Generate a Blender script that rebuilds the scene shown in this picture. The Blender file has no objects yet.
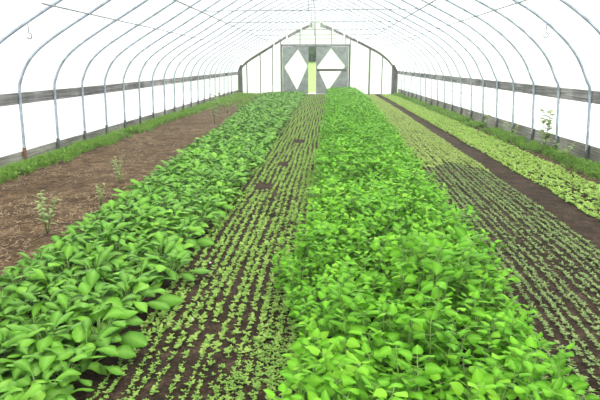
import bpy, math, random
import numpy as np
from mathutils import Vector, noise, Matrix

random.seed(7)
rng = np.random.default_rng(7)
SC = bpy.context.scene
COL = SC.collection
PI = math.pi

# ------------------------------------------------------------------ camera
F_PX, VX, VY, EYE = 545.0, 22.0, 134.0, 1.65
_n = math.sqrt(F_PX**2 + VX**2 + VY**2)
_s = VX/_n; _c = math.sqrt(1-_s*_s); _t = math.atan(VY/F_PX); _ct, _st = math.cos(_t), math.sin(_t)
cR = np.array([_c, _s, 0]); cF = np.array([-_s*_ct, _c*_ct, -_st]); cU = np.array([-_s*_st, _c*_st, _ct])
cam = bpy.data.objects.new('camera', bpy.data.cameras.new('camera'))
COL.objects.link(cam)
cam.data.sensor_width = 36.0
cam.data.lens = F_PX/600*36
M = Matrix(((cR[0], cU[0], -cF[0], 0), (cR[1], cU[1], -cF[1], 0), (cR[2], cU[2], -cF[2], EYE), (0, 0, 0, 1)))
cam.matrix_world = M
cam.data.clip_end = 500
SC.camera = cam

def in_frame(x, y, z, m=20):
    w = np.array([x, y, z-EYE]); d = w @ cF
    if d < .2: return False
    return -m < 300+F_PX*(w@cR)/d < 600+m and -m < 200-F_PX*(w@cU)/d < 400+m

def at_wall(px, py, Y):            # a place on a wall that stands across the tunnel at distance Y
    d = cR*(px-300)/F_PX + cU*(200-py)/F_PX + cF
    d = d*(Y/d[1])
    return d[0], d[2]+EYE

# ------------------------------------------------------------------ mesh helpers
class MB:
    """collects quads (and per-vertex random / rib values)"""
    def __init__(s): s.v = []; s.f = []; s.r = []; s.b = []
    def add(s, vs, fs, rnd=0.5, rib=None):
        o = len(s.v); s.v.extend([tuple(q) for q in vs]); s.f.extend([tuple(i+o for i in q) for q in fs])
        s.r.extend([rnd]*len(vs)); s.b.extend(rib if rib is not None else [0.0]*len(vs))
    def box(s, lo, hi):
        x0, y0, z0 = lo; x1, y1, z1 = hi
        s.add([(x0,y0,z0),(x1,y0,z0),(x1,y1,z0),(x0,y1,z0),(x0,y0,z1),(x1,y0,z1),(x1,y1,z1),(x0,y1,z1)],
              [(0,3,2,1),(4,5,6,7),(0,1,5,4),(1,2,6,5),(2,3,7,6),(3,0,4,7)])
    def tube(s, pts, r, n=8, closed_ends=True, rnd=0.5):
        pts = [Vector(p) for p in pts]
        rs = r if isinstance(r, (list, tuple)) else [r]*len(pts)
        vs = []; fs = []
        up = None
        for i, p in enumerate(pts):
            a = pts[max(0, i-1)]; b = pts[min(len(pts)-1, i+1)]
            t = (b-a).normalized()
            if up is None:
                up = Vector((0, 0, 1)) if abs(t.z) < .9 else Vector((1, 0, 0))
            u = (up - t*up.dot(t)).normalized(); up = u
            w = t.cross(u)
            for k in range(n):
                an = 2*PI*k/n
                vs.append(p + (u*math.cos(an)+w*math.sin(an))*rs[i])
        for i in range(len(pts)-1):
            for k in range(n):
                fs.append((i*n+k, i*n+(k+1) % n, (i+1)*n+(k+1) % n, (i+1)*n+k))
        if closed_ends:
            fs.append(tuple(range(n))[::-1]); fs.append(tuple((len(pts)-1)*n+k for k in range(n)))
        s.add(vs, fs, rnd)
    def arrays(s):
        return np.array(s.v, dtype=np.float32), np.array(s.f, dtype=np.int32), np.array(s.r, dtype=np.float32), np.array(s.b, dtype=np.float32)
    def mesh(s, name, mat, smooth=True):
        me = bpy.data.meshes.new(name); me.from_pydata(s.v, [], s.f); me.update()
        put(me, s.r, s.b); me.materials.append(mat)
        if smooth: me.polygons.foreach_set('use_smooth', [True]*len(me.polygons))
        return me
    def build(s, name, mat, parent=None, smooth=False):
        o = bpy.data.objects.new(name, s.mesh(name, mat, smooth)); COL.objects.link(o)
        if parent is not None: o.parent = parent
        return o

def put(me, r, b):
    a = me.attributes.new('rnd', 'FLOAT', 'POINT'); a.data.foreach_set('value', np.asarray(r, dtype=np.float32))
    a = me.attributes.new('rib', 'FLOAT', 'POINT'); a.data.foreach_set('value', np.asarray(b, dtype=np.float32))

def quad_mesh(name, V, Fq, r, b, mat, smooth=True):
    me = bpy.data.meshes.new(name)
    me.vertices.add(len(V)); me.vertices.foreach_set('co', np.ascontiguousarray(V, dtype=np.float32).ravel())
    n = len(Fq)
    me.loops.add(n*4); me.loops.foreach_set('vertex_index', np.ascontiguousarray(Fq, dtype=np.int32).ravel())
    me.polygons.add(n); me.polygons.foreach_set('loop_start', np.arange(n, dtype=np.int32)*4)
    me.polygons.foreach_set('loop_total', np.full(n, 4, dtype=np.int32))
    me.update(calc_edges=True); me.validate()
    put(me, r, b); me.materials.append(mat)
    if smooth: me.polygons.foreach_set('use_smooth', [True]*len(me.polygons))
    return me

def scatter_mesh(name, variants, places, mat, smooth=True):
    """one mesh out of many placed copies: places = (x, y, z, rot, scale)"""
    Vs, Fs, Rs, Bs = [], [], [], []; off = 0
    arr = [v.arrays() for v in variants]
    for (x, y, z, a, sc) in places:
        V, Fq, r, b = arr[int(rng.integers(len(arr)))]
        ca, sa = math.cos(a)*sc, math.sin(a)*sc
        W = np.empty_like(V)
        W[:, 0] = V[:, 0]*ca - V[:, 1]*sa + x
        W[:, 1] = V[:, 0]*sa + V[:, 1]*ca + y
        W[:, 2] = V[:, 2]*sc + z
        Vs.append(W); Fs.append(Fq+off); off += len(V)
        Rs.append(np.mod(r + rng.random()*.6, 1.0)); Bs.append(b)
    return quad_mesh(name, np.concatenate(Vs), np.concatenate(Fs), np.concatenate(Rs), np.concatenate(Bs), mat, smooth)

def tag(o, label, cat, group=None, kind=None):
    o['label'] = label; o['category'] = cat
    if group: o['group'] = group
    if kind: o['kind'] = kind
    return o

def link(name, me, parent=None):
    o = bpy.data.objects.new(name, me); COL.objects.link(o)
    if parent is not None: o.parent = parent
    return o

def empty(name, loc=(0, 0, 0)):
    o = bpy.data.objects.new(name, None); o.location = loc; o.empty_display_size = .1; COL.objects.link(o); return o

# ------------------------------------------------------------------ materials
def nodes(name):
    m = bpy.data.materials.new(name); m.use_nodes = True
    nt = m.node_tree; nt.nodes.clear()
    out = nt.nodes.new('ShaderNodeOutputMaterial')
    return m, nt, out

def N(nt, t, **kw):
    n = nt.nodes.new(t)
    for k, v in kw.items():
        if k in n.inputs: n.inputs[k].default_value = v
        else: setattr(n, k, v)
    return n

def ramp(nt, fac, stops):
    r = nt.nodes.new('ShaderNodeValToRGB')
    e = r.color_ramp.elements
    while len(e) < len(stops): e.new(.5)
    for i, (p, c) in enumerate(stops):
        e[i].position = p; e[i].color = (*c, 1)
    nt.links.new(fac, r.inputs['Fac'])
    return r.outputs['Color']

def mix(nt, fac, a, b):
    m = nt.nodes.new('ShaderNodeMix'); m.data_type = 'RGBA'
    for sock, v in ((m.inputs[0], fac), (m.inputs[6], a), (m.inputs[7], b)):
        if hasattr(v, 'is_output'): nt.links.new(v, sock)
        elif isinstance(v, (int, float)): sock.default_value = v
        else: sock.default_value = (*v, 1)
    return m.outputs[2]

def math_(nt, op, a, b=None):
    m = nt.nodes.new('ShaderNodeMath'); m.operation = op
    for i, v in enumerate((a, b)):
        if v is None: continue
        if hasattr(v, 'is_output'): nt.links.new(v, m.inputs[i])
        else: m.inputs[i].default_value = v
    return m.outputs[0]

def noise_(nt, vec, scale, detail=4, rough=.55, stretch=None):
    n = N(nt, 'ShaderNodeTexNoise', Scale=scale, Detail=detail, Roughness=rough)
    if stretch:
        mp = nt.nodes.new('ShaderNodeMapping'); mp.inputs['Scale'].default_value = stretch
        nt.links.new(vec, mp.inputs['Vector']); vec = mp.outputs['Vector']
    nt.links.new(vec, n.inputs['Vector'])
    return n.outputs['Fac']

def leaf_material(name, stops, rib_col, trans=.3, rough=.42, spec=.35, crinkle=0):
    m, nt, out = nodes(name)
    a = N(nt, 'ShaderNodeAttribute', attribute_name='rnd')
    oi = nt.nodes.new('ShaderNodeObjectInfo')
    v = math_(nt, 'ADD', math_(nt, 'MULTIPLY', a.outputs['Fac'], .65), math_(nt, 'MULTIPLY', oi.outputs['Random'], .35))
    col = ramp(nt, v, stops)
    rb = N(nt, 'ShaderNodeAttribute', attribute_name='rib')
    col = mix(nt, math_(nt, 'MULTIPLY', rb.outputs['Fac'], .55), col, rib_col)
    p = N(nt, 'ShaderNodeBsdfPrincipled', Roughness=rough)
    p.inputs['Specular IOR Level'].default_value = spec
    nt.links.new(col, p.inputs['Base Color'])
    if crinkle:
        tc = nt.nodes.new('ShaderNodeTexCoord')
        b = N(nt, 'ShaderNodeBump', Strength=crinkle, Distance=.008)
        nt.links.new(noise_(nt, tc.outputs['Object'], 38, 2, .5), b.inputs['Height']); nt.links.new(b.outputs[0], p.inputs['Normal'])
    t = nt.nodes.new('ShaderNodeBsdfTranslucent'); nt.links.new(col, t.inputs['Color'])
    mx = nt.nodes.new('ShaderNodeMixShader'); mx.inputs[0].default_value = trans
    nt.links.new(p.outputs[0], mx.inputs[1]); nt.links.new(t.outputs[0], mx.inputs[2])
    nt.links.new(mx.outputs[0], out.inputs['Surface'])
    return m

M_LEAFY = leaf_material('leafy_green', [(0, (.012, .065, .001)), (.4, (.045, .175, .003)), (.75, (.105, .31, .008)), (1, (.26, .52, .05))], (.28, .54, .10), .12, .42, .09, .8)
M_BUSHY = leaf_material('bushy_green', [(0, (.014, .08, .002)), (.4, (.055, .225, .004)), (.75, (.12, .36, .008)), (1, (.27, .53, .035))], (.26, .58, .06), .14, .5, .07, .5)
M_SEED = leaf_material('seedling_green', [(0, (.10, .26, .015)), (.5, (.22, .43, .045)), (1, (.42, .58, .12))], (.4, .55, .2), .35, .6, .12)
M_SALAD = leaf_material('salad_green', [(0, (.10, .19, .04)), (.5, (.20, .31, .075)), (1, (.38, .46, .16))], (.4, .5, .25), .3, .6, .12)
M_PALE = leaf_material('pale_lettuce_green', [(0, (.16, .33, .02)), (.5, (.30, .51, .05)), (1, (.52, .68, .15))], (.5, .65, .25), .35, .6, .12)
M_YELLOW = leaf_material('yellowish_green', [(0, (.20, .32, .05)), (.5, (.36, .48, .10)), (1, (.58, .64, .22))], (.5, .6, .25), .3, .6, .12)
M_GRASS = leaf_material('grass_green', [(0, (.06, .18, .014)), (.5, (.15, .35, .03)), (.9, (.26, .46, .055)), (1, (.42, .46, .15))], (.3, .45, .1), .35, .6, .12)
M_WEED = leaf_material('weed_green', [(0, (.12, .22, .05)), (.6, (.24, .34, .11)), (1, (.38, .42, .2))], (.4, .5, .2), .1, .6, .12)
M_STEM = leaf_material('stem_green', [(0, (.18, .36, .07)), (1, (.36, .52, .16))], (.4, .5, .2), .15, .5, .3)

def film_material():
    m, nt, out = nodes('poly_film')
    t = N(nt, 'ShaderNodeBsdfTranslucent', Color=(.93, .955, .95, 1))
    d = N(nt, 'ShaderNodeBsdfDiffuse', Color=(.9, .92, .92, 1))
    mx = N(nt, 'ShaderNodeMixShader'); mx.inputs[0].default_value = .12
    nt.links.new(t.outputs[0], mx.inputs[1]); nt.links.new(d.outputs[0], mx.inputs[2])
    tr = N(nt, 'ShaderNodeBsdfTransparent', Color=(.97, .98, .98, 1))
    m2 = N(nt, 'ShaderNodeMixShader'); m2.inputs[0].default_value = .22
    nt.links.new(mx.outputs[0], m2.inputs[1]); nt.links.new(tr.outputs[0], m2.inputs[2])
    nt.links.new(m2.outputs[0], out.inputs['Surface'])
    return m
M_FILM = film_material()

def wood_material(name, dark, mid, light, along='Y'):
    m, nt, out = nodes(name)
    tc = nt.nodes.new('ShaderNodeTexCoord')
    st = {'Y': (9, .6, 30), 'Z': (14, 14, .8), 'X': (.8, 9, 14)}[along]
    f = noise_(nt, tc.outputs['Object'], 1.6, 6, .65, st)
    g = noise_(nt, tc.outputs['Object'], .9, 4, .6)
    v = math_(nt, 'ADD', math_(nt, 'MULTIPLY', f, .55), math_(nt, 'MULTIPLY', g, .45))
    col = ramp(nt, v, [(.38, dark), (.5, mid), (.62, light)])
    p = N(nt, 'ShaderNodeBsdfPrincipled', Roughness=.85)
    nt.links.new(col, p.inputs['Base Color'])
    b = N(nt, 'ShaderNodeBump', Strength=.4, Distance=.01); nt.links.new(f, b.inputs['Height']); nt.links.new(b.outputs[0], p.inputs['Normal'])
    nt.links.new(p.outputs[0], out.inputs['Surface'])
    return m
M_RAIL = wood_material('weathered_rail_wood', (.05, .048, .05), (.17, .165, .17), (.42, .41, .41))
M_BASE = wood_material('weathered_base_wood', (.07, .066, .055), (.22, .21, .185), (.42, .41, .37))
M_STUD = wood_material('end_wall_wood', (.12, .12, .13), (.2, .2, .21), (.32, .32, .33), 'Z')
M_DARKWOOD = wood_material('dark_end_wood', (.03, .03, .032), (.07, .068, .07), (.16, .155, .16), 'Z')
M_RAFTER = wood_material('patchy_rafter_wood', (.05, .045, .05), (.12, .11, .12), (.4, .4, .4), 'X')

def metal(name, col, rough=.4, met=.75, rust=0):
    m, nt, out = nodes(name)
    p = N(nt, 'ShaderNodeBsdfPrincipled', Roughness=rough, Metallic=met)
    tc = nt.nodes.new('ShaderNodeTexCoord')
    f = noise_(nt, tc.outputs['Object'], 8, 5, .6)
    c2 = tuple(v*.62 for v in col)
    c = ramp(nt, f, [(.35, c2), (.62, col)])
    if rust: c = mix(nt, rust, c, (.22, .07, .035))
    nt.links.new(c, p.inputs['Base Color'])
    nt.links.new(p.outputs[0], out.inputs['Surface'])
    return m
M_PIPE = metal('galvanised_pipe', (.50, .57, .68), .45, .3)
M_POST = metal('dull_ground_post', (.10, .11, .12), .6, .4)
M_RUST = metal('rusted_ground_post', (.16, .10, .08), .8, .1, .6)
M_PURLIN = metal('thin_purlin_pipe', (.38, .41, .45), .5, .3)
M_WIRE = metal('grey_wire', (.2, .22, .26), .5, .5)

def plain(name, col, rough=.8):
    m, nt, out = nodes(name)
    p = N(nt, 'ShaderNodeBsdfPrincipled', Roughness=rough)
    tc = nt.nodes.new('ShaderNodeTexCoord')
    f = noise_(nt, tc.outputs['Object'], 3, 5, .6)
    c = ramp(nt, f, [(.3, tuple(v*.7 for v in col)), (.7, tuple(min(1, v*1.25) for v in col))])
    nt.links.new(c, p.inputs['Base Color']); nt.links.new(p.outputs[0], out.inputs['Surface'])
    return m
M_DOOR = plain('grey_door_board', (.25, .28, .27))
M_STRAW = leaf_material('straw', [(0, (.16, .10, .05)), (.6, (.34, .24, .13)), (1, (.55, .43, .27))], (.4, .3, .2), .1, .7, .2)
M_STONE = plain('pale_stone', (.62, .58, .55))
M_CROWN = plain('tree_crown', (.07, .13, .08))
M_BARK = plain('tree_bark', (.09, .07, .05))

def soil_material():
    m, nt, out = nodes('soil')
    tc = nt.nodes.new('ShaderNodeTexCoord'); P = tc.outputs['Object']
    sep = nt.nodes.new('ShaderNodeSeparateXYZ'); nt.links.new(P, sep.inputs[0])
    fine = noise_(nt, P, 42, 6, .7)
    mid = noise_(nt, P, 6, 5, .6)
    big = noise_(nt, P, 1.1, 4, .55)
    v = math_(nt, 'ADD', math_(nt, 'MULTIPLY', fine, .6), math_(nt, 'MULTIPLY', mid, .4))
    dark = ramp(nt, v, [(.34, (.010, .006, .0035)), (.5, (.036, .023, .014)), (.64, (.12, .082, .054))])
    brown = ramp(nt, v, [(.36, (.022, .013, .006)), (.48, (.078, .048, .025)), (.62, (.25, .165, .09))])
    # dry brown mulch lies left of the leafy bed, and thinly towards the other wall
    mr = N(nt, 'ShaderNodeMapRange'); mr.inputs[1].default_value = -2.0; mr.inputs[2].default_value = -2.5
    nt.links.new(sep.outputs['X'], mr.inputs[0])
    mr2 = N(nt, 'ShaderNodeMapRange'); mr2.inputs[1].default_value = 3.7; mr2.inputs[2].default_value = 4.1
    nt.links.new(sep.outputs['X'], mr2.inputs[0])
    fac = math_(nt, 'ADD', mr.outputs[0], math_(nt, 'MULTIPLY', mr2.outputs[0], .6))
    col = mix(nt, fac, dark, brown)
    damp = ramp(nt, big, [(.42, (1, 1, 1)), (.6, (.72, .70, .68))])
    mm = nt.nodes.new('ShaderNodeMix'); mm.data_type = 'RGBA'; mm.blend_type = 'MULTIPLY'; mm.inputs[0].default_value = 1
    nt.links.new(col, mm.inputs[6]); nt.links.new(damp, mm.inputs[7])
    p = N(nt, 'ShaderNodeBsdfPrincipled', Roughness=.9)
    p.inputs['Specular IOR Level'].default_value = .1
    nt.links.new(mm.outputs[2], p.inputs['Base Color'])
    b = N(nt, 'ShaderNodeBump', Strength=.9, Distance=.02); nt.links.new(v, b.inputs['Height']); nt.links.new(b.outputs[0], p.inputs['Normal'])
    nt.links.new(p.outputs[0], out.inputs['Surface'])
    return m
M_SOIL = soil_material()

def lawn_material():
    m, nt, out = nodes('lawn')
    tc = nt.nodes.new('ShaderNodeTexCoord')
    f = noise_(nt, tc.outputs['Object'], 1.5, 8, .7)
    c = ramp(nt, f, [(.3, (.16, .30, .05)), (.7, (.32, .48, .12))])
    p = N(nt, 'ShaderNodeBsdfPrincipled', Roughness=.9); nt.links.new(c, p.inputs['Base Color'])
    nt.links.new(p.outputs[0], out.inputs['Surface'])
    return m
M_LAWN = lawn_material()

# ------------------------------------------------------------------ layout
XL, XR = -5.06, 4.58           # inside faces of the side walls
YB, YF = 33.7, -2.5            # end walls
APEX = (-.35, 4.17)
PROFILE = [(-5.05, 0), (-5.05, .3), (-5.02, 1.19), (-4.98, 1.41), (-4.83, 1.70), (-4.57, 1.96), (-4.1, 2.27), (-3.4, 2.68), (-2.2, 3.40),
           (-1.2, 3.90), (-.35, 4.17), (.45, 3.93), (1.55, 3.42), (3.03, 2.70), (3.57, 2.38), (3.96, 2.06), (4.21, 1.77), (4.40, 1.41), (4.48, 1.19), (4.54, .3), (4.55, 0)]

def crom(P, per=5):
    P = [Vector((a, 0, b)) for a, b in P]; out = []
    for i in range(len(P)-1):
        p0 = P[max(0, i-1)]; p1 = P[i]; p2 = P[i+1]; p3 = P[min(len(P)-1, i+2)]
        for k in range(per):
            t = k/per
            out.append(.5*((2*p1)+(p2-p0)*t+(2*p0-5*p1+4*p2-p3)*t*t+(3*p1-p0-3*p2+p3)*t**3))
    out.append(P[-1]); return [(v.x, v.z) for v in out]
ARCH = crom(PROFILE, 4)

def roof_z(x):
    for (a, b), (c, d) in zip(ARCH, ARCH[1:]):
        if c > a and a <= x <= c and b > .5: return b+(d-b)*(x-a)/(c-a)
    return 1.2

def offset(arch, d):
    out = []
    for i, (x, z) in enumerate(arch):
        a = Vector(arch[max(0, i-1)]); b = Vector(arch[min(len(arch)-1, i+1)]); t = (b-a).normalized()
        out.append((x - t.y*d, z + t.x*d))
    return out
SKIN = offset(ARCH, .075)

def film(name, prof, label, cat):
    m = MB(); vs = []; n = 18
    for j in range(n+1):
        y = YF+(YB-YF)*j/n
        vs += [(x, y, z) for x, z in prof]
    k = len(prof)
    m.add(vs, [(j*k+i, j*k+i+1, (j+1)*k+i+1, (j+1)*k+i) for j in range(n) for i in range(k-1)])
    return tag(m.build(name, M_FILM, smooth=True), label, cat, kind='structure')
cut_l = next(i for i, p in enumerate(SKIN) if p[1] > 1.18)
cut_r = len(SKIN)-1-next(i for i, p in enumerate(SKIN[::-1]) if p[1] > 1.18)
film('wall_left', SKIN[:cut_l+1], 'white plastic film side wall behind the brown soil strip', 'wall')
film('ceiling', SKIN[cut_l:cut_r+1], 'white translucent plastic film roof stretched over the hoops', 'ceiling')
film('wall_right', SKIN[cut_r:], 'white plastic film side wall behind the pale seedling strip', 'wall')

# end walls of film (the far one has a doorway)
GX0, GX1 = at_wall(282.5, 46, YB)[0], at_wall(348.5, 46, YB)[0]
GZ = at_wall(315, 46.5, YB)[1]
def end_wall(name, y, hole, label):
    m = MB(); xs = [p[0] for p in SKIN[cut_l:cut_r+1]]
    xs = sorted(set([round(x, 4) for x in xs]+([GX0, GX1] if hole else [])))
    lo = lambda a, b: GZ if hole and a >= GX0-1e-4 and b <= GX1+1e-4 else 0
    for a, b in zip(xs, xs[1:]):
        z0 = lo(a, b); m.add([(a, y, z0), (b, y, z0), (b, y, roof_z(b)+.095), (a, y, roof_z(a)+.095)], [(0, 1, 2, 3)])
    return tag(m.build(name, M_FILM), label, 'wall', kind='structure')
wb = end_wall('wall_back', YB+.06, True, 'white film end wall with wooden studs and a double doorway')
end_wall('wall_front', YF, False, 'white film end wall behind the viewpoint')

# studs, posts, rafters and header of the far end wall: parts of it
def wx(px): return at_wall(px, 80, YB)[0]
def stud(px, w, z0=0., z1=None, mat=None, name='stud', px_mode=True):
    x = wx(px); m = MB(); z1 = z1 if z1 else roof_z(x)-.05
    m.box((x-w/2, YB-.03, z0), (x+w/2, YB+.05, z1)); m.build(name, mat or M_STUD, wb)
for px, w in ((247, .07), (260.5, .06), (272.7, .06), (281, .06), (349.5, .06), (369.2, .11), (381.8, .06), (392, .07)): stud(px, w)
for px in (300, 315, 331, 345): stud(px, .05, GZ+.1)
for px in (281.8, 349.2): stud(px, .1, 0, GZ+.05, M_STUD, 'door_jamb')
for px, w in ((240.3, .27), (395, .3)): stud(px, w, 0, 1.72, M_DARKWOOD, 'corner_post')
m = MB(); m.box((GX0-.1, YB-.06, GZ), (GX1+.1, YB+.05, GZ+.13)); m.build('header', M_STUD, wb)
def rafter(x0, x1, th, dz=0, mat=M_RAFTER):
    m = MB(); n = max(2, int(abs(x1-x0)/.2)); vs = []
    for i in range(n+1):
        x = x0+(x1-x0)*i/n; z = roof_z(x)-.04+dz
        vs += [(x, YB-.07, z-th), (x, YB-.07, z), (x, YB+.03, z), (x, YB+.03, z-th)]
    fs = [(i*4+k, i*4+(k+1) % 4, i*4+4+(k+1) % 4, i*4+4+k) for i in range(n) for k in range(4)]+[(0, 1, 2, 3), (n*4+3, n*4+2, n*4+1, n*4)]
    m.add(vs, fs); m.build('rafter', mat, wb)
rafter(-4.98, -2.9, .16, mat=M_DARKWOOD)
rafter(-2.84, -2.15, .15); rafter(-2.05, -1.3, .17, -.02); rafter(-1.2, -.75, .14, -.02)
rafter(-.05, .55, .2); rafter(.66, 1.25, .15, -.02); rafter(1.35, 2.05, .16); rafter(2.1, 4.42, .15, mat=M_DARKWOOD)
m = MB(); m.box((-.72, YB-.05, 3.86), (-.6, YB+.03, 4.12)); m.box((-.12, YB-.05, 3.86), (0, YB+.03, 4.12)); m.build('ridge_bracket', M_STUD, wb)

# double doors with diamond windows, a little apart so the outside shows
def door(name, px0, px1, dia, label, bar=None):
    x0, x1 = wx(px0), wx(px1); z0, z1 = .02, GZ-.02
    P = [at_wall(*q, YB) for q in dia]                     # top, right, bottom, left
    P = [(min(max(x, x0+.03), x1-.03), min(max(z, z0+.03), z1-.03)) for x, z in P]
    root = empty(name, ((x0+x1)/2, YB, 0)); tag(root, label, 'door', kind='structure')
    ox = (x0+x1)/2
    out = [(x0, z0), (x1, z0), (x1, z1), (x0, z1)]
    T, Rr, B, L = P
    polys = [[out[0], (B[0], z0), B, L, (x0, L[1])], [(B[0], z0), out[1], (x1, Rr[1]), Rr, B], [(x1, Rr[1]), out[2], (T[0], z1), T, Rr], [(T[0], z1), out[3], (x0, L[1]), L, T]]
    m = MB()
    for y, flip in ((-.02, 0), (.02, 1)):
        for q in polys:
            m.add([(a-ox, y, b) for a, b in q], [tuple(range(len(q)))[::-1] if flip else tuple(range(len(q)))])
    for ring in (out, [T, Rr, B, L]):
        for (a, b), (c, d) in zip(ring, ring[1:]+ring[:1]):
            m.add([(a-ox, -.02, b), (c-ox, -.02, d), (c-ox, .02, d), (a-ox, .02, b)], [(0, 1, 2, 3)])
    m.build('panel', M_DOOR, root)
    m = MB(); m.add([(a-ox, .0, b) for a, b in P], [(0, 1, 2, 3)]); m.build('pane', M_FILM, root)
    if bar:
        z = at_wall(330, bar, YB)[1]; m = MB(); m.box((x0-ox+.02, -.07, z-.07), (x1-ox-.1, -.022, z+.07)); m.build('crossbar', M_DARKWOOD, root)
door('door_1', 283, 308.3, [(298, 49), (307.6, 66), (297, 90), (284.5, 67)], 'grey door leaf with a plain white diamond window')
door('door_2', 316, 348, [(331, 48), (345, 66), (328, 91), (317, 67)], 'grey door leaf with a white diamond window crossed by a dark bar', 70)

# outside: lawn rising to a tree line
m = MB(); vs = []; ys = [36.4, 37, 45, 60, 75, 120]; zs = [-.06, -.06, .2, .9, 1.9, 5]
xs = [-60, -5.4, 5, 60]
for y, z in zip(ys, zs): vs += [(x, y, z) for x in xs]
m.add(vs, [(j*4+i, j*4+i+1, j*4+5+i, j*4+4+i) for j in range(len(ys)-1) for i in range(3)])
tag(m.build('lawn', M_LAWN, smooth=True), 'bright green lawn outside seen through the gap between the doors', 'lawn', kind='structure')
m = MB(); m.add([(-60, -40, -.07), (60, -40, -.07), (60, 36.4, -.07), (-60, 36.4, -.07)], [(0, 1, 2, 3)])  # unseen pale surround, added to bounce neutral light onto the film walls
tag(m.build('ground', plain('pale_bounce_ground', (.60, .60, .59)), None), 'unseen pale ground around the tunnel, added to reflect light onto the film', 'ground', kind='structure')
def tree(x, y, z, r, h, label):
    root = empty('tree', (x, y, z)); tag(root, label, 'tree')
    m = MB(); m.tube([(0, 0, -.3), (.1, 0, h*.4), (0, .1, h*.7)], [.22, .16, .08], 8); m.build('trunk', M_BARK, root, True)
    me = bpy.data.meshes.new('crown')
    import bmesh
    bm = bmesh.new(); bmesh.ops.create_icosphere(bm, subdivisions=5, radius=1)
    for v in bm.verts:
        q = v.co.copy(); d = 1+.25*noise.noise(q*1.7+Vector((x, 0, 0)))+.16*noise.noise(q*5)+.1*noise.noise(q*13)
        v.co = Vector((q.x*r*d, q.y*r*d, h*.55+q.z*h*.5*d))
    bm.to_mesh(me); bm.free(); me.materials.append(M_CROWN); link('crown', me, root)
tree(-1.4, 81, 2.25, 3.0, 7.5, 'dark leafy tree outside, seen over the lawn through the gap between the doors')

# ------------------------------------------------------------------ floor: crumbly soil
def soil_h(x, y):
    p = Vector((x, y, 0))
    h = .011*noise.noise(p*5.5)+.008*noise.noise(p*16)+.006*noise.noise(p*39)
    w = .05 if x < -2.2 else 0
    if w: h += .022*noise.noise(p*1.7)
    return h
YS = [YF-.1, -.8, .4, 1.2]
while YS[-1] < YB+.05: YS.append(YS[-1]+max(.02, .0085*YS[-1]))
XS = list(np.arange(XL-.12, XR+.16, .03))
vs = [(x, y, soil_h(x, y)-.008) for y in YS for x in XS]
k = len(XS); Fq = [(j*k+i, j*k+i+1, (j+1)*k+i+1, (j+1)*k+i) for j in range(len(YS)-1) for i in range(k-1)]
fl = link('floor', quad_mesh('floor', np.array(vs), np.array(Fq), np.zeros(len(vs)), np.zeros(len(vs)), M_SOIL))
tag(fl, 'dark crumbly soil floor of the tunnel with dry brown mulch along one side', 'floor', kind='structure')

# ------------------------------------------------------------------ hip rails and base boards
def board(name, x0, x1, zf, label, mat, seg=2.44):
    m = MB(); y = 1.0; i = 0
    while y < YB-.05:
        y1 = min(y+seg, YB-.05); j = .006*math.sin(i*5.3)
        (a, b), (c, d) = zf(y), zf(y1)
        g = .004
        vs = [(x0+j, y+g, a), (x1+j, y+g, a), (x1+j, y+g, b), (x0+j, y+g, b), (x0+j, y1-g, c), (x1+j, y1-g, c), (x1+j, y1-g, d), (x0+j, y1-g, d)]
        m.add(vs, [(0, 1, 2, 3), (7, 6, 5, 4), (0, 4, 5, 1), (1, 5, 6, 2), (2, 6, 7, 3), (3, 7, 4, 0)])
        y = y1; i += 1
    return tag(m.build(name, mat), label, 'board', kind='structure')
def zl(y): r = max(0, (y-12)/21)*.11; return 1.03+r, 1.215+r*.9
def zr(y): r = max(0, (y-9)/24)*.14; return 1.04+r, 1.245+r*.9
board('trim_1', -5.075, -5.043, zl, 'weathered grey hip board along the wall by the brown soil', M_RAIL)
board('trim_2', 4.51, 4.542, zr, 'weathered grey hip board along the wall by the pale seedlings', M_RAIL)
board('baseboard_left', -5.113, -5.086, lambda y: (-.03, .235), 'grey base board at ground level beside the brown soil', M_BASE)
board('baseboard_right', 4.584, 4.612, lambda y: (-.03, .33), 'grey base board at ground level beside the pale seedlings', M_BASE)

# ------------------------------------------------------------------ hoops
ORD = 'nearest second third fourth fifth sixth seventh eighth ninth tenth eleventh'.split()
K0, K1 = -1, 18
TIES = {4, 7, 10, 13, 16}
for kk in range(K0, K1+1):
    yl, yr = 9.03+1.22*kk, 9.45+1.245*kk
    yy = lambda x: yl+(yr-yl)*(x-XL)/(XR-XL)
    root = empty('greenhouse_hoop', (-.25, (yl+yr)/2, 0)); O = Vector(root.location)
    i = kk-K0
    tail = ', crossed by a tie' if kk in TIES else ''
    if i <= 9: lab = ('thin bluish steel hoop arching over the beds, nearest one in view' if i == 0 else f'thin bluish steel hoop over the beds, {ORD[i]} from the near end{tail}')
    else:
        j = K1-kk; lab = ('thin steel hoop arching just in front of the far end wall' if j == 0 else f'thin steel hoop deep in the tunnel, {ORD[j]} from the end wall{tail}')
    tag(root, lab, 'hoop', 'hoops of the tunnel')
    m = MB(); m.tube([Vector((x, yy(x), z))-O for x, z in ARCH if z > .1], .026, 8); m.build('pipe', M_PIPE, root, True)
    for x, zt, mt in ((-5.052, .30, M_RUST if kk == 0 else M_POST), (4.55, .34, M_POST)):
        m = MB(); m.tube([Vector((x, yy(x), -.05))-O, Vector((x, yy(x), zt))-O], .032, 10); m.build('ground_post', mt, root, True)
    if kk in TIES:
        m = MB(); m.tube([Vector((-3.0, yy(-3.), 2.96))-O, Vector((2.42, yy(2.42), 3.02))-O], .014, 6); m.build('collar_tie', M_PURLIN, root, True)
        m = MB(); m.tube([Vector((-.35, yy(-.35), 2.98))-O, Vector((-.35, yy(-.35), 4.16))-O], .011, 6); m.build('king_post', M_PURLIN, root, True)

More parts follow.
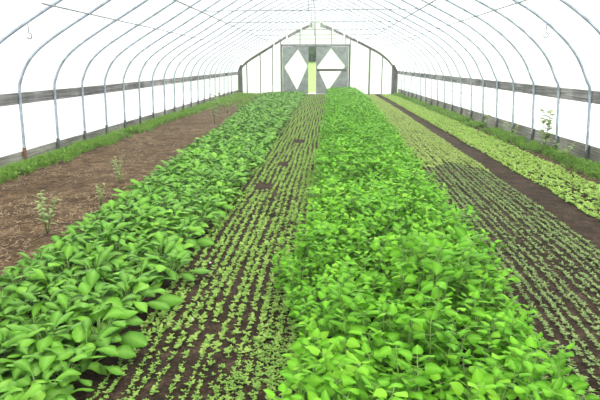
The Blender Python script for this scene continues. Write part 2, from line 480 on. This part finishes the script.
def purlin(x, r, label, mat=M_PURLIN):
    z = roof_z(x)-.021-r-.002
    m = MB(); m.tube([(0, 0, 0)]+[(0, y, 0) for y in np.linspace(3, YB-7.65, 8)], r, 8)
    o = m.build('purlin', mat, None, True); o.location = (x, 7.5, z); tag(o, label, 'purlin', 'purlins of the tunnel')
purlin(-3.72, .013, 'thin lower purlin pipe running along the roof above the brown soil')
purlin(-2.93, .019, 'dark upper purlin pipe running along the roof above the leafy bed')
purlin(-.35, .018, 'ridge purlin pipe running along the top of the roof')
purlin(2.36, .019, 'dark upper purlin pipe running along the roof above the bushy bed edge')
purlin(3.1, .013, 'thin lower purlin pipe running along the roof above the pale seedlings')

def hook(x, y, z, L, label):
    m = MB(); pts = [(0, 0, 0), (0, 0, -L*.55)]+[(L*.18*math.sin(a)*1., 0, -L*.55-L*.18+L*.18*math.cos(a)) for a in np.linspace(.4, 4.4, 8)]
    m.tube(pts, .009, 6); o = m.build('wire_hook', M_WIRE, None, True); o.location = (x, y, z); tag(o, label, 'hook')
hook(3.62, 9.37, 2.31, .24, 'small grey wire hook hanging from a hoop above the pale seedlings')
hook(-4.12, 7.84, 2.22, .22, 'small grey wire hook hanging from the nearest hoop above the brown soil')
hook(*[at_wall(357, 41, YB-.12)[0], YB-.14, at_wall(357, 41, YB-.12)[1]], .7, 'long wire hook hanging on the far end wall beside the doorway')

# ------------------------------------------------------------------ leaf builders
def blade(mb, base, az, e0, e1, L, W, n=5, fold=.35, wave=0., rnd=.5, shape='oval', roll=0.):
    """leaf blade along a bending mid-rib; returns nothing"""
    p = Vector(base); side = Vector((-math.sin(az), math.cos(az), 0))
    vs = []; rib = []; ph = random.random()*6
    for i in range(n+1):
        t = i/n; e = e0+(e1-e0)*t
        d = Vector((math.cos(az)*math.cos(e), math.sin(az)*math.cos(e), math.sin(e)))
        nn = d.cross(side) * -1
        if shape == 'oval': w = W*math.sin(PI*min(1, .08+.9*t))**.75
        elif shape == 'spoon': w = W*(max(0.02, math.sin(PI*(t**1.25)*.93+.08)))**.8
        elif shape == 'heart': w = W*(math.sin(PI*(min(1, .16+.84*t))**.72)) ** .9 if t < 1 else .04*W
        else: w = W*(1-t)**.8
        w = max(w, .03*W)
        f = fold*(1-.3*t)
        sd = (side*math.cos(roll)+nn*math.sin(roll))
        n2 = (nn*math.cos(roll)-side*math.sin(roll))
        wl = wave*W*math.sin(ph+t*9); wr = wave*W*math.sin(ph+2+t*8)
        vs += [p+sd*w*math.cos(f)+n2*(w*math.sin(f)+wl), p, p-sd*w*math.cos(f)+n2*(w*math.sin(f)+wr)]
        rib += [0, 1, 0]
        p = p+d*(L/n)
    fs = []
    for i in range(n):
        a = i*3; fs += [(a, a+1, a+4, a+3), (a+1, a+2, a+5, a+4)]
    mb.add(vs, fs, rnd, rib)

def leafy(n_leaves, seg, lod=0):
    """broad-leaved plant: rosette of long-stalked spoon leaves"""
    fol, st = MB(), MB()
    for i in range(n_leaves):
        u = i/(n_leaves-1)                                   # 0 outer -> 1 inner
        az = i*2.4+random.uniform(-.3, .3)
        el = math.radians(28+50*u+random.uniform(-8, 8))
        pl = random.uniform(.09, .14)*(.9+.35*u)
        r0 = .02*(1-u)
        b = Vector((math.cos(az)*r0, math.sin(az)*r0, .0))
        tip = b+Vector((math.cos(az)*math.cos(el), math.sin(az)*math.cos(el), math.sin(el)))*pl
        if lod == 0 or i % 2: st.tube([b, (b+tip)/2+Vector((0, 0, .006)), tip], [.0045, .0035, .003], 4, False, random.random())
        L = random.uniform(.13, .19)*(1.05-.25*u); W = L*random.uniform(.23, .30)
        e0 = el*.62+random.uniform(-.15, .25)
        blade(fol, tip, az+random.uniform(-.35, .35), e0, e0-random.uniform(.9, 1.7), L, W, seg, random.uniform(.05, .45), .14 if lod == 0 else 0, random.random(), 'spoon', random.uniform(-.55, .55))
    return fol, st

def bushy(nst, seg, lod=0):
    """upright branching plant with ovate leaves on short stalks"""
    fol, st = MB(), MB()
    for k in range(nst):
        az = k*2*PI/nst+random.uniform(-.5, .5); sp = random.uniform(.03, .13); h = random.uniform(.26, .40)
        b = Vector((math.cos(az)*.015, math.sin(az)*.015, 0)); top = Vector((math.cos(az)*sp, math.sin(az)*sp, h))
        midp = (b+top)/2+Vector((math.cos(az), math.sin(az), 0))*.015
        st.tube([b, midp, top], [.005, .004, .002], 4, False, random.random())
        nn = 6 if lod == 0 else 4
        for j in range(nn):
            t = .3+.7*j/(nn-1); q = b*(1-t)**2+midp*2*t*(1-t)+top*t*t
            for s in range(2 if j < nn-1 else 3):
                a2 = az+j*1.57+s*PI*(1 if j < nn-1 else .667)+random.uniform(-.4, .4)
                pl = random.uniform(.025, .05)*(1.15-.55*t); el = random.uniform(.2, .7)
                q2 = q+Vector((math.cos(a2)*math.cos(el), math.sin(a2)*math.cos(el), math.sin(el)))*pl
                if lod == 0: st.tube([q, q2], .0016, 3, False, random.random())
                L = random.uniform(.06, .088)*(1.12-.38*t)*(1 if lod == 0 else .82)
                e0 = random.uniform(-.25, .75)
                blade(fol, q2, a2, e0, e0-random.uniform(.35, .9), L, L*random.uniform(.38, .47), seg, random.uniform(.08, .35), .07 if lod == 0 else 0, min(1, random.random()*.75+.25*t), 'heart', random.uniform(-.65, .65))
    return fol, st

def sprout(nl, L, W, h, seg=2, el=(.25, .9)):
    """a seedling with a few small leaves; stem in the same tiny mesh"""
    mb = MB(); mb.tube([(0, 0, -.005), (.001, 0, h)], .0014, 3, False, random.random())
    a0 = random.random()*6
    for i in range(nl):
        az = a0+i*2*PI/nl*(1 if nl < 5 else 1.6)+random.uniform(-.4, .4); e = random.uniform(*el); l = L*random.uniform(.7, 1.2)
        blade(mb, (0, 0, h*random.uniform(.7, 1)), az, e, e-.7, l, W*random.uniform(.8, 1.15), seg, .2, 0, random.random(), 'oval', random.uniform(-.3, .3))
    return mb

def individuals(name, root_meshes, child_meshes, places, groups):
    """one object per plant (and one per part), copied from the first of its variant"""
    def fresh(me_a, me_b):
        if not me_b: return bpy.data.objects.new(name, me_a), ()
        return bpy.data.objects.new(name, None), (bpy.data.objects.new('stem', me_a), bpy.data.objects.new('foliage', me_b))
    protos = [fresh(me, child_meshes[i] if child_meshes else None) for i, me in enumerate(root_meshes)]
    for n, (x, y, z, a, s, lab, cat, grp) in enumerate(places):
        pa, parts = protos[n % len(protos)] if n < len(protos) else protos[int(rng.integers(len(protos)))]
        o = pa.copy(); o.name = name; COL.objects.link(o); o.location = (x, y, z); o.empty_display_size = .1
        o.rotation_euler = (random.uniform(-.1, .1), random.uniform(-.1, .1), a); o.scale = (s, s, s*random.uniform(.92, 1.1))
        o['label'] = lab; o['category'] = cat
        if grp: o['group'] = grp
        for p in parts:
            c = p.copy(); c.name = p.name.split('.')[0]; COL.objects.link(c); c.parent = o
    for a, parts in protos:
        for p in (a, *parts): bpy.data.objects.remove(p)

def lerp(y, pts):
    return float(np.interp(y, [p[0] for p in pts], [p[1] for p in pts]))

# ------------------------------------------------------------------ bed of broad leafy greens
L1 = [(2, -2.12), (4, -2.2), (8, -2.3), (13, -2.45), (21, -2.85), (33, -3.0)]
R1 = [(2, -1.36), (6, -1.28), (12, -1.22), (33, -1.18)]
pl = []
y = 1.75
while y < 32.8:
    a, b = lerp(y, L1), lerp(y, R1); n = max(5, int((b-a)/.2)+1)
    for i in range(n):
        f = i/(n-1)
        pl.append((a+(b-a)*f+random.uniform(-.05, .05), y+random.uniform(-.08, .08), 0, random.random()*6.28, random.uniform(.85, 1.15)*(1.0+.06*math.sin(y*1.3+f*4)), f))
    y += .185
pl.sort(key=lambda q: q[1])
near, far = [], []
for q in pl: (near if len(near) < 300 and in_frame(q[0], q[1], .25, 45) else far).append(q)
rows = [(.15, 'broad leafy green plant in the bed row bordering the brown soil', 'leafy greens bordering the brown soil'),
        (.85, 'broad leafy green plant in the middle of the leafy bed, hemmed in all round', 'leafy greens in the middle of the bed'),
        (1.1, 'broad leafy green plant in the bed row bordering the bare seedling strip', 'leafy greens bordering the seedling strip')]
big = []
for q in near:
    r = next(r for r in rows if q[5] <= r[0]); big.append((*q[:5], r[1], 'leafy plant', r[2]))
# the one that leans a leaf out over the bare soil
big[0] = (-1.20, 4.02, 0, .2, 1.12, 'leafy green plant reaching one leaf out over the bare seedling soil', 'leafy plant', None)
V = [leafy(random.randint(14, 19), 6) for _ in range(9)]
individuals('leafy_green_plant', [v[1].mesh('leafy_stem', M_STEM) for v in V], [v[0].mesh('leafy_foliage', M_LEAFY) for v in V], big, None)
lowV = [leafy(10, 4, 1)[0] for _ in range(6)]
o = link('leafy_greens', scatter_mesh('leafy_greens', lowV, [q[:5] for q in far], M_LEAFY))
tag(o, 'far mass of broad leafy greens filling the rest of the leafy bed', 'leafy greens', kind='stuff')

# ------------------------------------------------------------------ bed of tall bushy greens
L3 = [(2, -.05), (2.9, .0), (3.7, -.22), (4.1, -.2), (4.7, .02), (12, .12), (28, .38), (33, .4)]
R3 = [(2, .98), (3.2, 1.12), (4.8, 1.2), (10, 1.42), (22, 1.85), (33, 2.0)]
pl = []
y = 1.75
while y < 32.8:
    a, b = lerp(y, L3), lerp(y, R3); n = max(5, int((b-a)/.19)+1)
    for i in range(n):
        f = i/(n-1)
        s = random.uniform(.85, 1.15)*(1.0+.24*noise.noise(Vector((f*2.2, y*.9, 3))))*(.9 if f in (0, 1) else 1.05)
        pl.append((a+(b-a)*f+random.uniform(-.06, .06), y+random.uniform(-.08, .08), 0, random.random()*6.28, s, f))
    y += .18
pl.sort(key=lambda q: q[1])
near, far = [], []
for q in pl: (near if len(near) < 300 and in_frame(q[0], q[1], .3, 45) else far).append(q)
rows = [(.12, 'bushy small-leaved green plant in the row edging the central seedling strip', 'bushy greens edging the central strip'),
        (.88, 'bushy small-leaved green plant inside the dense central bushy bed', 'bushy greens inside the bed'),
        (1.1, 'bushy small-leaved green plant in the row edging the dull salad rows', 'bushy greens edging the salad rows')]
big = []
for q in near:
    r = next(r for r in rows if q[5] <= r[0]); big.append((*q[:5], r[1], 'bushy plant', r[2]))
V = [bushy(random.randint(4, 6), 4) for _ in range(9)]
individuals('bushy_green_plant', [v[1].mesh('bushy_stem', M_STEM) for v in V], [v[0].mesh('bushy_foliage', M_BUSHY) for v in V], big, None)
lowV = [bushy(9, 2, 1)[0] for _ in range(6)]
o = link('bushy_greens', scatter_mesh('bushy_greens', lowV, [q[:5] for q in far], M_BUSHY))
tag(o, 'far mass of bushy greens filling the rest of the tall central bed', 'bushy greens', kind='stuff')

# ------------------------------------------------------------------ seedling strips
PATCH = [(-.80, 7.45, .13, .22), (-.66, 9.3, .08, .22), (-.5, 12.2, .09, .3)]
def bare(x, y):
    return any(abs(x-a) < w and abs(y-b) < l for a, b, w, l in PATCH)

def strip(name, mass, left, right, rowgap, step, y0, variants, lowvariants, mat, size, lab, grp, cat, masslab, keep=.9, jit=.012, far_mass=None):
    pls = []
    nr = int(round((lerp(8, right)-lerp(8, left))/rowgap))
    for r in range(nr):
        f = (r+.5)/nr; y = y0+random.random()*step
        wob = random.random()*6
        while y < 32.9:
            x = lerp(y, left)+(lerp(y, right)-lerp(y, left))*f + .012*math.sin(y*2.1+wob)
            if random.random() < keep*(.75+.5*noise.noise(Vector((x*2.2, y*1.1, 7)))+.1) and not bare(x, y):
                pls.append((x+random.gauss(0, jit), y, 0, random.random()*6.28, size*random.uniform(.6, 1.35), r))
            y += step*random.uniform(.6, 1.4)
    pls = [(q[0], q[1], soil_h(q[0], q[1])-.01, *q[3:]) for q in pls]
    pls.sort(key=lambda q: q[1])
    near, far = [], []
    for q in pls: (near if len(near) < 300 and in_frame(q[0], q[1], .02, 0) else far).append(q)
    w = 'first second third fourth fifth sixth seventh eighth ninth tenth eleventh twelfth thirteenth fourteenth fifteenth sixteenth seventeenth eighteenth nineteenth twentieth'.split()
    big = [(*q[:5], lab.format(w[q[5]]), cat, grp.format(w[q[5]])) for q in near]
    individuals(name, [v.mesh(name, mat) for v in variants], None, big, None)
    cutoff = lambda q: far_mass and q[1] > 9.2+.8*noise.noise(Vector((q[0]*2, 0, 4)))
    o = link(mass, scatter_mesh(mass, lowvariants, [q[:5] for q in far if not cutoff(q)], mat)); tag(o, masslab, cat+'s', kind='stuff')
    if far_mass:
        o = link(far_mass[0], scatter_mesh(far_mass[0], far_mass[1], [q[:5] for q in far if cutoff(q)], far_mass[2])); tag(o, far_mass[3], far_mass[4], kind='stuff')

L2 = [(2, -1.2), (6, -1.14), (12, -1.06), (33, -1.02)]; R2 = [(2, -.14), (5, -.12), (12, -.02), (28, .24), (33, .26)]
V2 = [sprout(random.choice((3, 4, 4, 5)), .024, .0075, .016, 3) for _ in range(8)]
V2l = [sprout(5, .037, .0135, .018, 2) for _ in range(5)]
strip('seedling', 'seedlings', L2, R2, .073, .02, 2.3, V2, V2l, M_SEED, .78,
      'tiny green seedling in the {} row from the leafy bed, near end', 'seedlings in the {} row from the leafy bed', 'seedling',
      'rows of tiny green seedlings running on down the central dark soil strip', 1.0, .008)
L4 = [(2, 1.12), (4.8, 1.3), (10, 1.55), (22, 2.05), (33, 2.2)]; R4 = [(2, 2.45), (5.2, 2.62), (10, 2.75), (22, 3.0), (33, 3.1)]
V4 = [sprout(random.choice((4, 5, 6)), .034, .0085, .014, 3, (.15, .8)) for _ in range(8)]
V4l = [sprout(5, .036, .0105, .014, 2, (.15, .8)) for _ in range(5)]
strip('salad_seedling', 'salad_seedlings', L4, R4, .074, .021, 2.5, V4, V4l, M_SALAD, .72,
      'dull green salad seedling in the {} row from the bushy bed, near end', 'salad seedlings in the {} row from the bushy bed', 'salad seedling',
      'rows of dull green salad seedlings running on down the strip beside the bushy bed', 1.1, .007,
      ('yellowish_seedlings', [sprout(7, .046, .015, .02, 2, (.15, .9)) for _ in range(5)], M_YELLOW, 'paler yellowish seedlings covering the far half of the salad strip', 'yellowish seedlings'))
L5 = [(4, 3.0), (6, 3.06), (12, 3.16), (28, 3.4), (33, 3.45)]; R5 = [(4, 3.85), (8, 3.95), (16, 4.1), (33, 4.2)]
V5 = [sprout(random.choice((5, 6, 7)), .045, .014, .02, 3, (.2, 1.0)) for _ in range(8)]
V5l = [sprout(6, .047, .016, .02, 2, (.2, 1.0)) for _ in range(5)]
strip('lettuce_seedling', 'lettuce_seedlings', L5, R5, .095, .032, 5.2, V5, V5l, M_PALE, .95,
      'pale lime lettuce seedling in the {} row from the bare path, near end', 'lettuce seedlings in the {} row from the bare path', 'lettuce seedling',
      'rows of pale lime lettuce seedlings running on between the bare path and the wall grass', 1.0, .016)

# self-sown weeds between the rows beside the bushy bed
wd = []
for _ in range(3400):
    y = 2.3+random.random()**1.6*9; x = lerp(y, R2)-abs(random.gauss(0, .22))+.05
    if noise.noise(Vector((x*2.5, y*1.3, 1))) > -.08 and not bare(x, y): wd.append((x, y, soil_h(x, y)-.01, random.random()*6.3, random.uniform(.4, .9)))
o = link('weeds', scatter_mesh('weeds', V2, wd, M_SEED)); tag(o, 'fine light green weeds crowding the seedling rows beside the bushy bed', 'weeds', kind='stuff')

# ------------------------------------------------------------------ grass and straw
def tuft(n, h, spread):
    mb = MB()
    for _ in range(n):
        az = random.random()*6.28; r = random.random()*spread; L = h*random.uniform(.5, 1.2)
        blade(mb, (math.cos(az*3)*r, math.sin(az*3)*r, -.01), az, random.uniform(1.0, 1.5), random.uniform(-.2, .9), L, L*.035+.002, 3, .3, 0, random.random(), 'grass')
    return mb
GV = [tuft(16, .16, .05) for _ in range(6)]
def broad(n, h):
    mb = MB()
    for _ in range(n):
        az = random.random()*6.28; e = random.uniform(.5, 1.3)
        blade(mb, (random.uniform(-.03, .03), random.uniform(-.03, .03), random.uniform(0, h*.5)), az, e, e-1, h*random.uniform(.3, .6), h*.12, 3, .2, 0, random.random(), 'oval')
    return mb
GV += [broad(12, .15) for _ in range(2)]
pg = []
for _ in range(3600):
    y = random.uniform(6, 33); w = .34+.12*noise.noise(Vector((0, y*.8, 2)))+.035*max(0, y-18)
    x = XL+.08+abs(random.gauss(0, .5))*w
    if noise.noise(Vector((x*1.5, y*1.1, 5))) > -.33: pg.append((x, y, 0, random.random()*6.3, random.uniform(.55, 1.25)*(1.15-.35*(x-XL))))
for _ in range(700):
    y = random.uniform(21, 33); x = random.uniform(-5, -2.9)
    if random.random() < (y-19)/12: pg.append((x, y, 0, random.random()*6.3, random.uniform(.6, 1.3)))
o = link('grass', scatter_mesh('grass', GV, pg, M_GRASS)); tag(o, 'bright green grass growing along the base board beside the brown soil', 'grass', kind='stuff')
pg = []
for _ in range(3600):
    y = random.uniform(6, 33); w = .27+.12*noise.noise(Vector((9, y*.9, 2)))
    x = XR-.1-abs(random.gauss(0, .55))*w
    if noise.noise(Vector((x*1.5, y*1.2, 11))) > -.24: pg.append((x, y, 0, random.random()*6.3, random.uniform(.5, 1.25)*(1.2-.85*(XR-x))))
o = link('grass', scatter_mesh('grass', GV, pg, M_GRASS)); tag(o, 'bright green grass growing along the base board beside the pale lettuce seedlings', 'grass', kind='stuff')

sv = []
for _ in range(6):
    mb = MB()
    for _k in range(3):
        az = random.random()*6.28
        blade(mb, (random.uniform(-.04, .04), random.uniform(-.04, .04), random.uniform(.004, .02)), az, random.uniform(-.1, .25), random.uniform(-.25, .1), random.uniform(.03, .09), random.uniform(.003, .007), 2, .2, 0, random.random(), 'oval')
    sv.append(mb)
ps = []
for _ in range(6000):
    y = 4+random.random()**1.3*24; x = random.uniform(-4.85, lerp(y, L1)+.05)
    if noise.noise(Vector((x*1.6, y*.9, 15))) > -.12: ps.append((x, y, soil_h(x, y)-.004, random.random()*6.3, random.uniform(.6, 1.3)))
for _ in range(500):
    y = random.uniform(6, 25); x = random.uniform(3.95, 4.4); ps.append((x, y, soil_h(x, y)-.004, random.random()*6.3, random.uniform(.6, 1.2)))
o = link('straw', scatter_mesh('straw', sv, ps, M_STRAW)); tag(o, 'dry straw and dead stalks scattered over the brown soil', 'straw', kind='stuff')

# ------------------------------------------------------------------ single weeds and a stone
def tall_weed(x, y, h, nl, leafL, label, lean=.1, z=0):
    root = empty('weed', (x, y, z)); tag(root, label, 'weed')
    for k in range(3):
        a = k*2.1+random.random(); sp = h*(.12+lean*random.random()*1.5)
        st, lv = MB(), MB(); top = Vector((math.cos(a)*sp, math.sin(a)*sp, h*random.uniform(.75, 1))); mid = top*.5+Vector((0, 0, h*.06))
        st.tube([(0, 0, -.02), mid, top], [.006, .005, .002], 5, True, random.random())
        for j in range(nl):
            t = .25+.75*j/(nl-1); q = mid*2*t*(1-t)+top*t*t; az = j*2.4+a; e = random.uniform(-.1, .8)
            blade(lv, q, az, e, e-.8, leafL*random.uniform(.6, 1.2)*(1.2-.5*t), leafL*.24, 3, .2, 0, random.random(), 'oval')
        st.build('stem', M_STEM, root, True); lv.build('foliage', M_WEED, root, True)
tall_weed(-2.78, 5.2, .46, 16, .085, 'pale spindly weed standing in brown soil close to the near leafy plants', .35)
tall_weed(-2.9, 7.6, .42, 14, .07, 'pale spindly weed standing in brown soil halfway along the leafy bed')
tall_weed(-2.7, 6.4, .28, 8, .06, 'short pale weed standing in brown soil between two taller spindly weeds')
tall_weed(-3.15, 16.0, .95, 18, .15, 'tall yellowish weed rising above the far part of the brown soil')
tall_weed(-3.35, 19.5, .75, 12, .12, 'tall yellowish weed standing where brown soil meets far grass')
tall_weed(4.40, 10.9, .95, 20, .18, 'tall thin weed with drooping leaves against the white side film', .05)
tall_weed(4.42, 14.9, .95, 10, .12, 'smaller pink-tinged weed farther along against the white side film', .04)
tall_weed(4.32, 9.75, .42, 12, .10, 'bushy weed at the foot of the near hoop beside the base board', .3)
tall_weed(4.30, 12.4, .48, 12, .10, 'bushy weed clump in the grass between two hoops by the base board', .3)

import bmesh
for (x, y, r, lab) in ((-.86, 3.33, .017, 'small pale stone lying on dark soil among the seedling rows'), (-.95, 4.4, .012, 'tiny pale stone beside the leafy bed on the seedling soil')):
    bm = bmesh.new(); bmesh.ops.create_icosphere(bm, subdivisions=3, radius=r)
    for v in bm.verts: v.co *= 1+.25*noise.noise(v.co*60); v.co.z *= .65
    me = bpy.data.meshes.new('stone'); bm.to_mesh(me); bm.free(); me.materials.append(M_STONE)
    o = link('stone', me); o.location = (x, y, soil_h(x, y)); tag(o, lab, 'stone')

# ------------------------------------------------------------------ humid haze inside the tunnel
m = MB(); HP = offset(ARCH, -.0); k = len(HP)
m.add([(x, y, z) for y in (YF+.1, YB-.15) for x, z in HP], [(i, i+1, k+i+1, k+i) for i in range(k-1)]+[(0, k, 2*k-1, k-1), tuple(range(k))[::-1], tuple(range(k, 2*k))])
hm, nt, out = nodes('humid_haze')
vsn = N(nt, 'ShaderNodeVolumeScatter', Density=.0026, Anisotropy=.2, Color=(1, 1, 1, 1)); nt.links.new(vsn.outputs[0], out.inputs['Volume'])
hz = m.build('haze', hm); tag(hz, 'faint humid haze filling the tunnel and whitening its far end', 'haze', kind='stuff')
SC.cycles.volume_bounces = 1

# ------------------------------------------------------------------ light and view
w = bpy.data.worlds.new('overcast sky'); SC.world = w; w.use_nodes = True
nt = w.node_tree; bg = nt.nodes['Background']
tc = nt.nodes.new('ShaderNodeTexCoord'); sp = nt.nodes.new('ShaderNodeSeparateXYZ'); nt.links.new(tc.outputs['Generated'], sp.inputs[0])
c = ramp(nt, sp.outputs['Z'], [(0, (.60, .62, .64)), (1, (1, .995, .98))])
nt.links.new(c, bg.inputs['Color']); bg.inputs['Strength'].default_value = 1.2
sun = bpy.data.objects.new('sun', bpy.data.lights.new('sun', 'SUN')); COL.objects.link(sun)
sun.data.energy = 2.6; sun.data.angle = math.radians(38); sun.data.color = (1, .985, .95)
sun.rotation_euler = (math.radians(-14), math.radians(16), 0); sun.location = (0, 10, 12)
SC.view_settings.view_transform = 'Standard'
SC.view_settings.look = 'None'
SC.view_settings.gamma = 1.0
SC.view_settings.use_curve_mapping = False
SC.view_settings.exposure = 0.68
SC.cycles.max_bounces = 10
SC.cycles.diffuse_bounces = 4
SC.cycles.transmission_bounces = 8
SC.cycles.use_denoising = True
